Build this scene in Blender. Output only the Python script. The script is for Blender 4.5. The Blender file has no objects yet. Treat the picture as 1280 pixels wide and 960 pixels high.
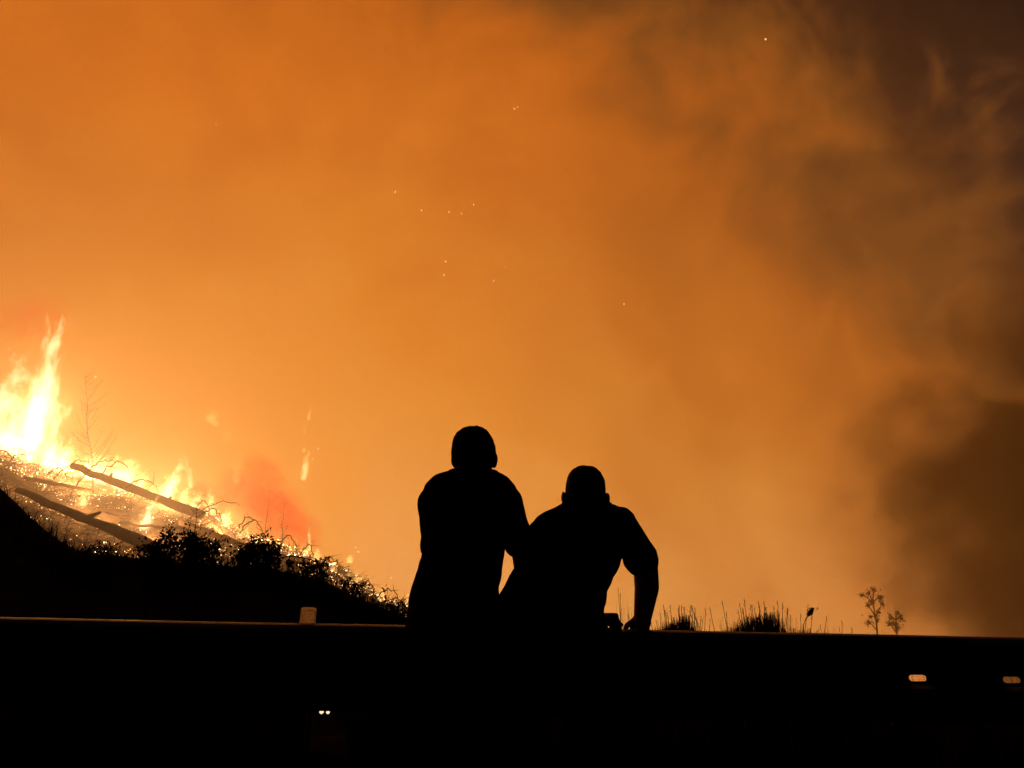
import bpy, bmesh, math, random
from mathutils import Vector, Matrix, noise as mnoise

random.seed(7)
R = math.radians
sc = bpy.context.scene
COL = sc.collection

# ------------------------------------------------------------------ camera
F = 950.0                      # focal length in photograph pixels (1280 wide)
CAM = Vector((0, 0, 0.6))
PITCH, ROLL = 21.55, 1.12
cam_data = bpy.data.cameras.new('camera')
cam_data.sensor_width = 36.0
cam_data.lens = F / 1280 * 36
cam_data.clip_end = 20000
cam_data.clip_start = 0.05
cam = bpy.data.objects.new('camera', cam_data)
COL.objects.link(cam)
CM = Matrix.Rotation(R(90 + PITCH), 3, 'X') @ Matrix.Rotation(R(ROLL), 3, 'Z')
cam.matrix_world = Matrix.Translation(CAM) @ CM.to_4x4()
sc.camera = cam

def at(px, py, Y):
    """world point at distance Y (world y) seen at photograph pixel px, py"""
    d = CM @ Vector(((px - 640) / F, (480 - py) / F, -1))
    return CAM + d * (Y / d.y)

# ------------------------------------------------------------------ render settings
sc.render.engine = 'CYCLES'
cy = sc.cycles
cy.use_denoising = True
try:
    cy.denoiser = 'OPENIMAGEDENOISE'
except Exception:
    pass
cy.max_bounces = 5
cy.diffuse_bounces = 2
cy.glossy_bounces = 2
cy.transmission_bounces = 3
cy.volume_bounces = 1
cy.transparent_max_bounces = 12
cy.volume_step_rate = 1.0
cy.volume_max_steps = 160
cy.use_adaptive_sampling = True
cy.adaptive_threshold = 0.03
cy.sample_clamp_indirect = 4.0
sc.view_settings.view_transform = 'Standard'
sc.view_settings.look = 'None'
sc.view_settings.exposure = 0.0
sc.view_settings.gamma = 1.0

# ------------------------------------------------------------------ node helper
class NT:
    def __init__(self, tree):
        self.t = tree
    def n(self, kind, **kw):
        nd = self.t.nodes.new(kind)
        for k, v in kw.items():
            setattr(nd, k, v)
        return nd
    def link(self, a, b):
        self.t.links.new(a, b)
    def put(self, sock, v):
        if hasattr(v, 'is_output'):
            self.link(v, sock)
        else:
            sock.default_value = v
    def m(self, op, a, b=None, c=None, clamp=False):
        nd = self.n('ShaderNodeMath', operation=op, use_clamp=clamp)
        self.put(nd.inputs[0], a)
        if b is not None: self.put(nd.inputs[1], b)
        if c is not None: self.put(nd.inputs[2], c)
        return nd.outputs[0]
    def vm(self, op, a, b=None, scale=None):
        nd = self.n('ShaderNodeVectorMath', operation=op)
        self.put(nd.inputs[0], a)
        if b is not None: self.put(nd.inputs[1], b)
        if scale is not None: self.put(nd.inputs['Scale'], scale)
        return nd.outputs['Value'] if op in ('DOT_PRODUCT', 'LENGTH') else nd.outputs[0]
    def noise(self, vec, scale, detail=4, rough=0.5, dist=0.0, out='Fac'):
        nd = self.n('ShaderNodeTexNoise')
        self.put(nd.inputs['Vector'], vec)
        self.put(nd.inputs['Scale'], scale)
        nd.inputs['Detail'].default_value = detail
        nd.inputs['Roughness'].default_value = rough
        nd.inputs['Distortion'].default_value = dist
        return nd.outputs[out]
    def ramp(self, fac, stops, interp='LINEAR'):
        nd = self.n('ShaderNodeValToRGB')
        cr = nd.color_ramp
        cr.interpolation = interp
        while len(cr.elements) < len(stops):
            cr.elements.new(0.5)
        for e, (p, c) in zip(cr.elements, stops):
            e.position = p
            e.color = (*c, 1) if len(c) == 3 else c
        self.put(nd.inputs[0], fac)
        return nd.outputs[0]
    def mapr(self, v, a, b, c=0.0, d=1.0, smooth=True):
        nd = self.n('ShaderNodeMapRange', interpolation_type='SMOOTHSTEP' if smooth else 'LINEAR')
        self.put(nd.inputs[0], v)
        for i, x in enumerate((a, b, c, d)):
            self.put(nd.inputs[i + 1], x)
        return nd.outputs[0]
    def mix(self, f, a, b):
        nd = self.n('ShaderNodeMix', data_type='RGBA')
        self.put(nd.inputs[0], f)
        self.put(nd.inputs[6], a if hasattr(a, 'is_output') else (*a, 1))
        self.put(nd.inputs[7], b if hasattr(b, 'is_output') else (*b, 1))
        return nd.outputs[2]
    def sep(self, v):
        nd = self.n('ShaderNodeSeparateXYZ')
        self.put(nd.inputs[0], v)
        return nd.outputs

# ------------------------------------------------------------------ world: night sky full of fire-lit smoke
def srgb(r, g, b):
    f = lambda c: ((c / 255 + 0.055) / 1.055) ** 2.4 if c > 10 else c / 255 / 12.92
    return (f(r), f(g), f(b))

world = bpy.data.worlds.new('World')
sc.world = world
world.use_nodes = True
w = NT(world.node_tree)
world.node_tree.nodes.clear()
tc = w.n('ShaderNodeTexCoord').outputs['Generated']
d = w.vm('NORMALIZE', tc)
dx, dy, dz = w.sep(d)
# angle from the glow's heart, low over the burning slope
fire = Vector((math.sin(R(-20)), math.cos(R(-20)), 0.12)).normalized()
ang = w.m('MULTIPLY', w.m('ARCCOSINE', w.vm('DOT_PRODUCT', d, tuple(fire))), 180 / math.pi)
# billowing smoke: warped noise
warp = w.vm('SCALE', w.vm('SUBTRACT', w.noise(d, 2.2, 3, 0.5, out='Color'), (0.5, 0.5, 0.5)), scale=0.34)
p1 = w.vm('ADD', d, warp)
big = w.noise(w.vm('MULTIPLY', p1, (1, 1, 1.25)), 2.1, 5, 0.52)
fine = w.noise(w.vm('MULTIPLY', p1, (1.0, 1.0, 0.7)), 6.5, 5, 0.55)
bil = w.m('ADD', w.m('MULTIPLY', w.m('SUBTRACT', big, 0.5), 1.0), w.m('MULTIPLY', w.m('SUBTRACT', fine, 0.5), 0.62))
curl = w.noise(p1, 13, 4, 0.55)
bil = w.m('ADD', bil, w.m('MULTIPLY', w.m('SUBTRACT', curl, 0.5), 0.20))
# noise bends the angular falloff, more so away from the fire
away = w.mapr(ang, 8, 60, 0.5, 1.0)
low = w.mapr(dz, 0.0, 0.36, 1.0, 0.0)
high = w.m('MULTIPLY', w.mapr(dz, 0.34, 0.82, 0.0, 1.0), w.mapr(dx, .0, .6, 8.0, 11.0))
angn = w.m('SUBTRACT', w.m('SUBTRACT', w.m('ADD', ang, high), w.m('MULTIPLY', low, 10)), w.m('MULTIPLY', w.m('MULTIPLY', bil, 42), away))
level = w.ramp(w.m('DIVIDE', angn, 120),
    [(0.0, (1, 1, 1)), (20 / 120, (.95,) * 3), (33 / 120, (.80,) * 3), (45 / 120, (.62,) * 3),
     (54 / 120, (.40,) * 3), (62 / 120, (.17,) * 3), (78 / 120, (.06,) * 3), (1.0, (.012,) * 3)])
sky_col = w.ramp(level, [
    (0.0, srgb(0, 0, 0)), (0.08, srgb(26, 14, 7)), (0.2, srgb(66, 36, 16)), (0.36, srgb(118, 64, 20)),
    (0.56, srgb(178, 88, 20)), (0.74, srgb(212, 109, 26)), (0.92, srgb(238, 136, 38)), (1.0, srgb(248, 154, 56))])
# near the ground the smoke is paler and yellower
pale = w.n('ShaderNodeMix', data_type='RGBA', blend_type='MULTIPLY')
w.put(pale.inputs[0], w.m('MULTIPLY', low, 0.9))
w.put(pale.inputs[6], sky_col)
pale.inputs[7].default_value = (1.14, 1.30, 2.3, 1)
# away from the flames it turns tan
tan = w.n('ShaderNodeMix', data_type='RGBA', blend_type='MULTIPLY')
w.put(tan.inputs[0], w.m('MULTIPLY', w.m('ADD', w.mapr(dx, -0.38, 0.3, 0.0, 1.0), w.m('MULTIPLY', w.m('SUBTRACT', w.noise(p1, 4.3, 3, .5), .5), 1.5), clamp=True), w.mapr(dz, 0.05, 0.85, 1.0, 0.0)))
w.link(pale.outputs[2], tan.inputs[6])
tan.inputs[7].default_value = (.96, 1.24, 2.2, 1)
# what little night sky is left behind the smoke
nish = w.n('ShaderNodeTexSky', sky_type='NISHITA', sun_disc=False, sun_elevation=R(-9), sun_rotation=R(200))
night = w.n('ShaderNodeBackground')
w.link(nish.outputs[0], night.inputs[0])
night.inputs[1].default_value = 0.05
smoke_bg = w.n('ShaderNodeBackground')
w.link(tan.outputs[2], smoke_bg.inputs[0])
smoke_bg.inputs[1].default_value = 1.36
add = w.n('ShaderNodeAddShader')
w.link(night.outputs[0], add.inputs[0]); w.link(smoke_bg.outputs[0], add.inputs[1])
out = w.n('ShaderNodeOutputWorld')
w.link(add.outputs[0], out.inputs[0])
world.cycles.sampling_method = 'MANUAL'
world.cycles.sample_map_resolution = 512

# ------------------------------------------------------------------ materials
MATS = {}
def mat(name, color, rough=0.9, metal=0.0, spec=0.2, var=0.25, scale=8.0, bump=0.0, bscale=None, transl=0.0):
    if name in MATS: return MATS[name]
    m = bpy.data.materials.new(name)
    m.use_nodes = True
    t = NT(m.node_tree)
    b = m.node_tree.nodes['Principled BSDF']
    co = t.n('ShaderNodeTexCoord').outputs['Object']
    n1 = t.noise(co, scale, 5, 0.6)
    lo = tuple(c * (1 - var) for c in color); hi = tuple(min(1, c * (1 + var)) for c in color)
    colr = t.ramp(n1, [(0.3, lo), (0.7, hi)])
    t.link(colr, b.inputs['Base Color'])
    t.put(b.inputs['Roughness'], t.mapr(n1, 0.3, 0.7, max(0, rough - .08), min(1, rough + .08)))
    b.inputs['Metallic'].default_value = metal
    b.inputs['Specular IOR Level'].default_value = spec
    if bump:
        bn = t.n('ShaderNodeBump')
        bn.inputs['Strength'].default_value = bump
        t.link(t.noise(co, bscale or scale * 6, 4, 0.6), bn.inputs['Height'])
        t.link(bn.outputs[0], b.inputs['Normal'])
    if transl:
        tr = t.n('ShaderNodeBsdfTranslucent'); t.link(colr, tr.inputs[0])
        mx = t.n('ShaderNodeMixShader'); mx.inputs[0].default_value = transl
        t.link(b.outputs[0], mx.inputs[1]); t.link(tr.outputs[0], mx.inputs[2])
        t.link(mx.outputs[0], m.node_tree.nodes['Material Output'].inputs[0])
    MATS[name] = m
    return m

M_ASPH = mat('asphalt', (.035, .035, .036), .92, scale=30, bump=.4)
M_PAINT = mat('road_paint', (.5, .5, .48), .8, scale=20, var=.3)
M_SOIL = mat('dry_soil', (.045, .035, .025), 1.0, spec=0.0, scale=3, var=.4, bump=.5)
M_ASH = mat('charred_ground', (.24, .19, .15), 1.0, spec=0.0, scale=1.2, var=.6, bump=.8, bscale=9)
M_STEEL = mat('galvanised_steel', (.09, .085, .08), .6, metal=.3, spec=.25, scale=14, var=.25, bump=.05)
M_BOLT = mat('bolt_steel', (.18, .17, .16), .6, metal=.6, scale=30)
M_SKIN = mat('skin', (.24, .13, .09), .7, spec=.15, scale=20, var=.1)
M_HAIR = mat('short_dark_hair', (.012, .009, .008), .9, spec=.05, scale=60, bump=.6, bscale=300)
M_SHIRT1 = mat('dark_cotton', (.02, .021, .025), 1.0, spec=0.0, scale=10, var=.2, bump=.25, bscale=120)
M_SHIRT2 = mat('black_cotton', (.014, .014, .015), 1.0, spec=0.0, scale=10, var=.2, bump=.25, bscale=120)
M_DENIM = mat('dark_denim', (.012, .014, .022), 1.0, spec=0.0, scale=14, var=.3, bump=.3, bscale=160)
M_SHOE = mat('shoe_leather', (.02, .018, .016), .7, scale=20)
M_BARK = mat('charred_bark', (.05, .04, .033), .95, spec=.05, scale=6, var=.5, bump=.9, bscale=22)
M_LOG = mat('scorched_wood', (.16, .115, .08), .95, spec=.05, scale=4, var=.4, bump=.8, bscale=18)
M_TWIG = mat('burnt_twig', (.03, .022, .017), .95, spec=.05, scale=10)
M_LEAF = mat('dark_leaf', (.035, .045, .018), .9, spec=.05, scale=5, var=.4, transl=.12)
M_GRASS = mat('dry_grass', (.06, .05, .025), .95, spec=.02, scale=4, var=.4, transl=.04)
M_FADED_LEAF = mat('haze_faded_leaf', (.42, .38, .24), .9, spec=.05, scale=1, var=.3, transl=.6)  # leaf colour lightened to imitate fading in the smoke
M_FADED_BARK = mat('haze_faded_bark', (.35, .28, .2), .9, spec=.05, scale=2)  # far trunks: smoke haze put into a lighter bark colour

def emit_mat(name, col, strength, var=True):
    m = bpy.data.materials.new(name); m.use_nodes = True
    m.node_tree.nodes.clear(); t = NT(m.node_tree)
    e = t.n('ShaderNodeEmission')
    if var:
        g = t.n('ShaderNodeNewGeometry')
        rnd = g.outputs['Random Per Island']
        t.link(t.ramp(rnd, [(0, (1, .16, .02)), (.45, (1, .36, .06)), (.8, (1, .58, .18)), (1, (1, .8, .45))]), e.inputs[0])
        t.put(e.inputs[1], t.m('MULTIPLY', t.m('POWER', rnd, 2.2), strength))
        t.put(e.inputs[1], t.m('ADD', t.m('MULTIPLY', t.m('POWER', rnd, 2.5), strength), .25))
    else:
        e.inputs[0].default_value = (*col, 1); e.inputs[1].default_value = strength
    o = t.n('ShaderNodeOutputMaterial'); t.link(e.outputs[0], o.inputs[0])
    return m
M_EMBER = emit_mat('glowing_embers', None, 9.0)
M_SPARK = emit_mat('flying_spark', (1, .56, .25), 1.35, False)

# ------------------------------------------------------------------ object helpers
def obj(name, me, material=None, parent=None):
    o = bpy.data.objects.new(name, me)
    COL.objects.link(o)
    if material is not None and not me.materials:
        me.materials.append(material)
    if parent is not None:
        o.parent = parent
    return o
def bm_mesh(bm, name, smooth=False):
    me = bpy.data.meshes.new(name)
    bm.to_mesh(me); bm.free()
    if smooth:
        for p in me.polygons: p.use_smooth = True
    return me
def tag(o, label=None, cat=None, group=None, kind=None):
    if label: o['label'] = label
    if cat: o['category'] = cat
    if group: o['group'] = group
    if kind: o['kind'] = kind
    return o
def empty(name, loc):
    o = bpy.data.objects.new(name, None); COL.objects.link(o); o.location = loc
    o.empty_display_size = .1
    return o
def child(name, me, material, parent):
    """mesh given in world coordinates, hung under an unrotated Empty"""
    o = obj(name, me, material, parent)
    p = parent
    off = Vector((0, 0, 0))
    while p is not None:
        off += Vector(p.location); p = p.parent
    o.location = -off
    return o

def interp(pts, x):
    if x <= pts[0][0]: return pts[0][1]
    for (a, b), (c, e) in zip(pts, pts[1:]):
        if x <= c:
            return b + (e - b) * (x - a) / (c - a)
    return pts[-1][1]

def tube(bm, pts, radii, seg=6, cap=True):
    """tapered tube through points"""
    rings = []
    n = len(pts)
    for i in range(n):
        t = (pts[min(i + 1, n - 1)] - pts[max(i - 1, 0)])
        if t.length < 1e-9: t = Vector((0, 0, 1))
        t.normalize()
        up = Vector((0, 0, 1)) if abs(t.z) < .9 else Vector((1, 0, 0))
        a = t.cross(up).normalized(); b = t.cross(a)
        r = radii[i]
        rings.append([bm.verts.new(pts[i] + (a * math.cos(2 * math.pi * k / seg) + b * math.sin(2 * math.pi * k / seg)) * r) for k in range(seg)])
    for q, s in zip(rings, rings[1:]):
        for k in range(seg):
            bm.faces.new((q[k], q[(k + 1) % seg], s[(k + 1) % seg], s[k]))
    if cap:
        bm.faces.new(rings[0][::-1]); bm.faces.new(rings[-1])

def blade(bm, base, h, lean, width, segs=3):
    side = Vector((random.uniform(-1, 1), random.uniform(-.5, .5), 0))
    side = side.normalized() * width * .5 if side.length > .01 else Vector((width * .5, 0, 0))
    prev = None
    for i in range(segs + 1):
        f = i / segs
        c = base + Vector((lean.x * f * f, lean.y * f * f, h * (f - .18 * f * f * min(1.5, lean.length / max(h, .01)))))
        wv = side * (1 - f * .92)
        cur = (bm.verts.new(c - wv), bm.verts.new(c + wv))
        if prev: bm.faces.new((prev[0], prev[1], cur[1], cur[0]))
        prev = cur

def leafquad(bm, c, size, elong=2.0, flat=False):
    a = Vector((random.gauss(0, 1), random.gauss(0, 1), random.gauss(0, 1) - (.6 if flat else 0))).normalized()
    b = a.cross(Vector((random.gauss(0, 1), random.gauss(0, 1), random.gauss(0, 1)))).normalized()
    a = a * size * elong * .5; b = b * size * .5
    v = [bm.verts.new(c - a), bm.verts.new(c + b), bm.verts.new(c + a), bm.verts.new(c - b)]
    bm.faces.new(v)

# ------------------------------------------------------------------ setting: road, verge, ground
RAIL_Y = 3.1
def grid(xs, ys, zf):
    bm = bmesh.new()
    vs = [[bm.verts.new((x, y, zf(x, y))) for x in xs] for y in ys]
    for j in range(len(ys) - 1):
        for i in range(len(xs) - 1):
            bm.faces.new((vs[j][i], vs[j][i + 1], vs[j + 1][i + 1], vs[j + 1][i]))
    return bm
def lin(a, b, n): return [a + (b - a) * i / (n - 1) for i in range(n)]

far = [-6000, -1500, -400, -120] + lin(-60, 60, 61) + [120, 400, 1500, 6000]
def ground_z(x, y):
    z = interp([(-10000, -.02), (3.35, -.02), (3.85, .33), (4.4, .28), (5.2, .0), (6.5, -.55), (10, -1.4), (22, -3.2), (60, -4.5), (20000, -6)], y)
    if 4 < y < 80: z += .12 * mnoise.noise(Vector((x * .4, y * .4, 0)))
    return z
bm = grid(far, [-6000, -1000, -100, -8, -2, 2.2, 3.0, 3.35, 3.5, 3.7, 3.85, 4.1, 4.4, 4.8, 5.2, 5.6, 6.5, 8, 10, 13, 17, 22, 30, 42, 60, 100, 400, 1500, 6000], ground_z)
tag(obj('ground', bm_mesh(bm, 'ground', True), M_SOIL), kind='structure')
bm = grid([-200, 200], [-5.2, 2.05], lambda x, y: .0)
tag(obj('road', bm_mesh(bm, 'road'), M_ASPH), kind='structure')
bm = grid([-200, 200], [1.7, 1.82], lambda x, y: .004)
tag(obj('road_edge_line', bm_mesh(bm, 'road_edge_line'), M_PAINT), kind='structure')

# dark embankment on the left, close behind the rail
BANK = [(-700, 470), (-300, 560), (0, 612), (50, 655), (100, 690), (170, 700), (270, 706), (345, 712), (400, 724), (440, 746), (510, 770), (600, 800), (700, 850), (800, 880)]
BANK_Y = 9.0
bxs = lin(-700, 800, 76)
bm = bmesh.new(); rows = []
for j, f in enumerate([0, .15, .3, .45, .6, .75, .88, 1.0, 1.15, 1.35, 1.6]):
    row = []
    for px in bxs:
        top = at(px, interp(BANK, px), BANK_Y)
        if f <= 1:
            y = 5.0 + (BANK_Y - 5.0) * f
            base = -.5
            z = base + (top.z - base) * (f ** .8)
            x = top.x * (y / BANK_Y) ** .6
        else:
            g = f - 1
            y = BANK_Y + g * 5; x = top.x; z = top.z - g * 4.0
        z += .06 * mnoise.noise(Vector((x * 1.2, y * 1.2, 3.1)))
        row.append(bm.verts.new((x, y, z)))
    rows.append(row)
for a, b in zip(rows, rows[1:]):
    for i in range(len(bxs) - 1):
        bm.faces.new((a[i], a[i + 1], b[i + 1], b[i]))
tag(obj('embankment', bm_mesh(bm, 'embankment', True), M_SOIL), kind='structure')

# burning hillside behind it
SKY = [(-700, 330), (-300, 445), (0, 556), (44, 577), (100, 592), (160, 608), (200, 624), (262, 638), (300, 664), (340, 678), (381, 692),
       (420, 710), (446, 724), (474, 748), (510, 759), (560, 777), (620, 802), (720, 850), (800, 890)]
NEAR_Y, FAR_Y = 15.0, 30.0
def slope(px, f, bump=True):
    """f 0 = low front edge, 1 = skyline"""
    a = at(px, interp(BANK, px) + 34, NEAR_Y); b = at(px, interp(SKY, px), FAR_Y)
    p = a.lerp(b, f)
    if bump:
        e = min(1, 4 * (1.06 - f)) if f <= 1 else .2
        p.z += e * (.34 * mnoise.noise(p * .45) + .13 * mnoise.noise(p * 1.6))
    return p
sxs = lin(-700, 800, 200)
bm = bmesh.new(); rows = []
for f in lin(0, 1, 44):
    rows.append([bm.verts.new(slope(px, f)) for px in sxs])
last = []
for px in sxs:
    p = slope(px, 1.0); last.append(bm.verts.new((p.x * 1.15, p.y + 5, p.z - 2.5)))
rows.append(last)
last = []
for px in sxs:
    p = slope(px, 1.0); last.append(bm.verts.new((p.x * 1.5, p.y + 18, min(p.z - 6, -5))))
rows.append(last)
for a, b in zip(rows, rows[1:]):
    for i in range(len(sxs) - 1):
        bm.faces.new((a[i], a[i + 1], b[i + 1], b[i]))
tag(obj('hillside', bm_mesh(bm, 'hillside', True), M_ASH), kind='structure')

# ------------------------------------------------------------------ guardrail
def build_guardrail():
    top = at(640, 784.5, RAIL_Y).z
    root = empty('guardrail', (at(385, 777, RAIL_Y).x, RAIL_Y, 0))
    prof = [(0, .0), (-.002, -.012), (-.006, -.050), (-.012, -.068), (-.026, -.080), (-.050, -.083), (-.078, -.083), (-.100, -.078), (-.114, -.066),
            (-.132, -.018), (-.139, -.008)]
    low = [(-.310 - z, y) for z, y in prof][::-1]
    X0, X1 = -9.0, 9.0
    bm = bmesh.new()
    xs = lin(X0, X1, 73)
    def sweep(pr):
        rows = [[bm.verts.new((x, RAIL_Y + y + .003 * mnoise.noise(Vector((x * 1.7, z * 9, 1))), top + z + (.0022 * mnoise.noise(Vector((x * 1.3, 0, 5))) if z > -.02 else 0))) for z, y in pr] for x in xs]
        for a, b in zip(rows, rows[1:]):
            for i in range(len(pr) - 1):
                bm.faces.new((a[i], b[i], b[i + 1], a[i + 1]))
    sweep(prof); sweep(low)
    # web between the two corrugations, with real slots punched through
    zt, zb, yy = top - .139, top - .171, RAIL_Y - .008
    slots = [at(1147, 847, yy).x, at(1265, 852, yy).x]
    slots += [slots[1] + .36, slots[1] + 1.9, slots[0] - 4.1, slots[0] - 4.5]
    edges = []
    def loop(pts):
        vs = [bm.verts.new(p) for p in pts]
        for i in range(len(vs)):
            edges.append(bm.edges.new((vs[i], vs[(i + 1) % len(vs)])))
    loop([(x, yy, zt) for x in xs] + [(x, yy, zb) for x in xs[::-1]])
    zc = at(1147, 847, yy).z
    for sx in slots:
        c = []
        for k in range(16):
            a = 2 * math.pi * k / 16
            cx = .0225 if math.cos(a) > 0 else -.0225
            c.append((sx + cx + .0115 * math.cos(a), yy, (top - .155) + .0115 * math.sin(a)))
        loop(c)
    bmesh.ops.triangle_fill(bm, edges=edges, use_beauty=True, use_dissolve=False)
    bmesh.ops.remove_doubles(bm, verts=bm.verts, dist=.0004)
    # the filler also closes the slots: take those faces out again
    dele = [f for f in bm.faces if all(abs(v.co.y - yy) < 1e-5 for v in f.verts)
            and any(abs(f.calc_center_median().x - s) < .036 for s in slots) and abs(f.calc_center_median().z - (top - .155)) < .0114
            and max(abs(v.co.z - (top - .155)) for v in f.verts) < .0118]
    bmesh.ops.delete(bm, geom=dele, context='FACES_ONLY')
    bmesh.ops.recalc_face_normals(bm, faces=bm.faces)
    beam = child('beam', bm_mesh(bm, 'beam'), M_STEEL, root)
    so = beam.modifiers.new('sheet', 'SOLIDIFY'); so.thickness = .003; so.offset = 0
    # posts: C-section steel with bolt and spacer block
    pme = bmesh.new()
    sec = [(-.05, .0), (.05, .0), (.05, .012), (-.038, .012), (-.038, .088), (.05, .088), (.05, .1), (-.05, .1)]
    a = [pme.verts.new((x, y, -.6)) for x, y in sec]; b = [pme.verts.new((x, y, top - .03)) for x, y in sec]
    for i in range(8):
        pme.faces.new((a[i], a[(i + 1) % 8], b[(i + 1) % 8], b[i]))
    pme.faces.new(a[::-1]); pme.faces.new(b)
    pm = bm_mesh(pme, 'post')
    spc = bmesh.new()
    bmesh.ops.create_cube(spc, size=1, matrix=Matrix.Diagonal((.11, .12, .24, 1)))
    bmesh.ops.bevel(spc, geom=spc.edges[:], offset=.012, segments=2, affect='EDGES')
    sm = bm_mesh(spc, 'spacer_block')
    bo = bmesh.new()
    bmesh.ops.create_cone(bo, cap_ends=True, segments=6, radius1=.015, radius2=.013, depth=.014, matrix=Matrix.Rotation(R(90), 4, 'X'))
    bmesh.ops.create_uvsphere(bo, u_segments=10, v_segments=5, radius=.009, matrix=Matrix.Translation((0, -.008, 0)))
    bmm = bm_mesh(bo, 'bolt')
    px0 = at(370, 777, RAIL_Y).x
    for k in range(-2, 3):
        x = px0 + 4.0 * k
        p = obj('post', pm, M_STEEL, root); p.location = (x - root.location.x, .135, 0)
        s = obj('spacer_block', sm, M_STEEL, root); s.location = (x - root.location.x, .065, top - .155)
        t = obj('bolt', bmm, M_BOLT, root); t.location = (x - root.location.x, -.016, top - .155)
    # little reflector bracket riding on the top edge
    c = at(385, 768, RAIL_Y)
    w_, h0, h1 = .030, top - .03, at(385, 759, RAIL_Y).z
    def plate(w, z0, z1, y0, y1, rr):
        bm = bmesh.new()
        pts = [(-w, z0), (w, z0)]
        for k in range(7):
            a = k / 6 * math.pi / 2
            pts.append((w - rr + rr * math.cos(a), z1 - rr + rr * math.sin(a)))
        for k in range(7):
            a = math.pi / 2 + k / 6 * math.pi / 2
            pts.append((-w + rr + rr * math.cos(a), z1 - rr + rr * math.sin(a)))
        A = [bm.verts.new((c.x + x, y0, z)) for x, z in pts]; B = [bm.verts.new((c.x + x, y1, z)) for x, z in pts]
        n = len(pts)
        for i in range(n): bm.faces.new((A[i], A[(i + 1) % n], B[(i + 1) % n], B[i]))
        bm.faces.new(A[::-1]); bm.faces.new(B)
        bmesh.ops.recalc_face_normals(bm, faces=bm.faces)
        return bm
    mh = bpy.data.materials.new('translucent_housing'); mh.use_nodes = True
    t = NT(mh.node_tree); mh.node_tree.nodes.clear()
    tr = t.n('ShaderNodeBsdfTranslucent'); df = t.n('ShaderNodeBsdfDiffuse'); mx = t.n('ShaderNodeMixShader')
    co = t.n('ShaderNodeTexCoord').outputs['Object']
    cc = t.ramp(t.noise(co, 60, 4, .7), [(.3, (.9, .82, .78)), (.6, (1, .97, .95))])
    t.link(cc, tr.inputs[0]); t.link(cc, df.inputs[0]); mx.inputs[0].default_value = .92
    t.link(df.outputs[0], mx.inputs[1]); t.link(tr.outputs[0], mx.inputs[2])
    t.link(mx.outputs[0], t.n('ShaderNodeOutputMaterial').inputs[0])
    ml = mh.copy(); ml.name = 'reflector_lens'
    for nd in ml.node_tree.nodes:
        if nd.type == 'VALTORGB':
            nd.color_ramp.elements[0].color = (.5, .42, .38, 1); nd.color_ramp.elements[1].color = (1, .95, .9, 1)
        if nd.type == 'TEX_NOISE': nd.inputs['Scale'].default_value = 150
    def outline(w, z0, z1, rr):
        pts = [(-w, z0), (w, z0)]
        for q0 in (0, math.pi / 2):
            for k in range(7):
                a = q0 + k / 6 * math.pi / 2
                cx = (w - rr) if q0 == 0 else (-w + rr)
                pts.append((cx + rr * math.cos(a), z1 - rr + rr * math.sin(a)))
        return pts
    def ring():
        bm = bmesh.new()
        A, B = outline(w_, h0, h1, .009), outline(w_ * .84, top + .004, h1 - .012, .005)
        L = [[bm.verts.new((c.x + x, y, z)) for x, z in o_] for o_ in (A, B) for y in (RAIL_Y + .002, RAIL_Y + .010)]
        n = len(A)
        for q, r_ in ((0, 2), (2, 3), (3, 1), (1, 0)):
            for i in range(n): bm.faces.new((L[q][i], L[q][(i + 1) % n], L[r_][(i + 1) % n], L[r_][i]))
        bmesh.ops.recalc_face_normals(bm, faces=bm.faces)
        return bm
    rf = child('reflector', bm_mesh(ring(), 'reflector'), mh, root)
    rf['label'] = 'small rounded translucent reflector standing on the rail'
    le = child('lens', bm_mesh(plate(w_ * .838, top + .0045, h1 - .0125, RAIL_Y + .004, RAIL_Y + .007, .005), 'lens'), ml, rf)
    tag(root, 'dark corrugated steel guardrail the two people lean on', 'guardrail')
    return top
RAIL_TOP = build_guardrail()

# ------------------------------------------------------------------ people
def add_ell(bm, c, r, rot=None, sub=3, sq=1.0):
    m = Matrix.Translation(c) @ (rot.to_4x4() if rot else Matrix.Identity(4)) @ Matrix.Diagonal((r[0], r[1], r[2], 1))
    r_ = bmesh.ops.create_icosphere(bm, subdivisions=sub, radius=1)
    for v in r_['verts']:
        if sq != 1.0:
            v.co = Vector([math.copysign(abs(q) ** sq, q) for q in v.co])
        v.co = m @ v.co
def add_cap(bm, p0, r0, p1, r1, inf=0.0):
    t = bmesh.new()
    bmesh.ops.create_icosphere(t, subdivisions=2, radius=r0 + inf, matrix=Matrix.Translation(p0))
    bmesh.ops.create_icosphere(t, subdivisions=2, radius=r1 + inf, matrix=Matrix.Translation(p1))
    r = bmesh.ops.convex_hull(t, input=t.verts)
    bmesh.ops.delete(t, geom=[g for g in r['geom_interior'] if isinstance(g, bmesh.types.BMVert)], context='VERTS')
    me = bpy.data.meshes.new('tmp'); t.to_mesh(me); t.free()
    bm.from_mesh(me); bpy.data.meshes.remove(me)
def add_loft(bm, slices, inf=0.0, seg=28):
    rings = []
    for c, rx, ry in slices:
        ring = []
        for k in range(seg):
            a = 2 * math.pi * k / seg
            ca, sa = math.cos(a), math.sin(a)
            e = .88
            ring.append(bm.verts.new((c.x + (rx + inf) * math.copysign(abs(ca) ** e, ca), c.y + (ry + inf) * math.copysign(abs(sa) ** e, sa), c.z)))
        rings.append(ring)
    for q, s in zip(rings, rings[1:]):
        for k in range(seg):
            bm.faces.new((q[k], q[(k + 1) % seg], s[(k + 1) % seg], s[k]))
    bm.faces.new(rings[0][::-1]); bm.faces.new(rings[-1])
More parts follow.
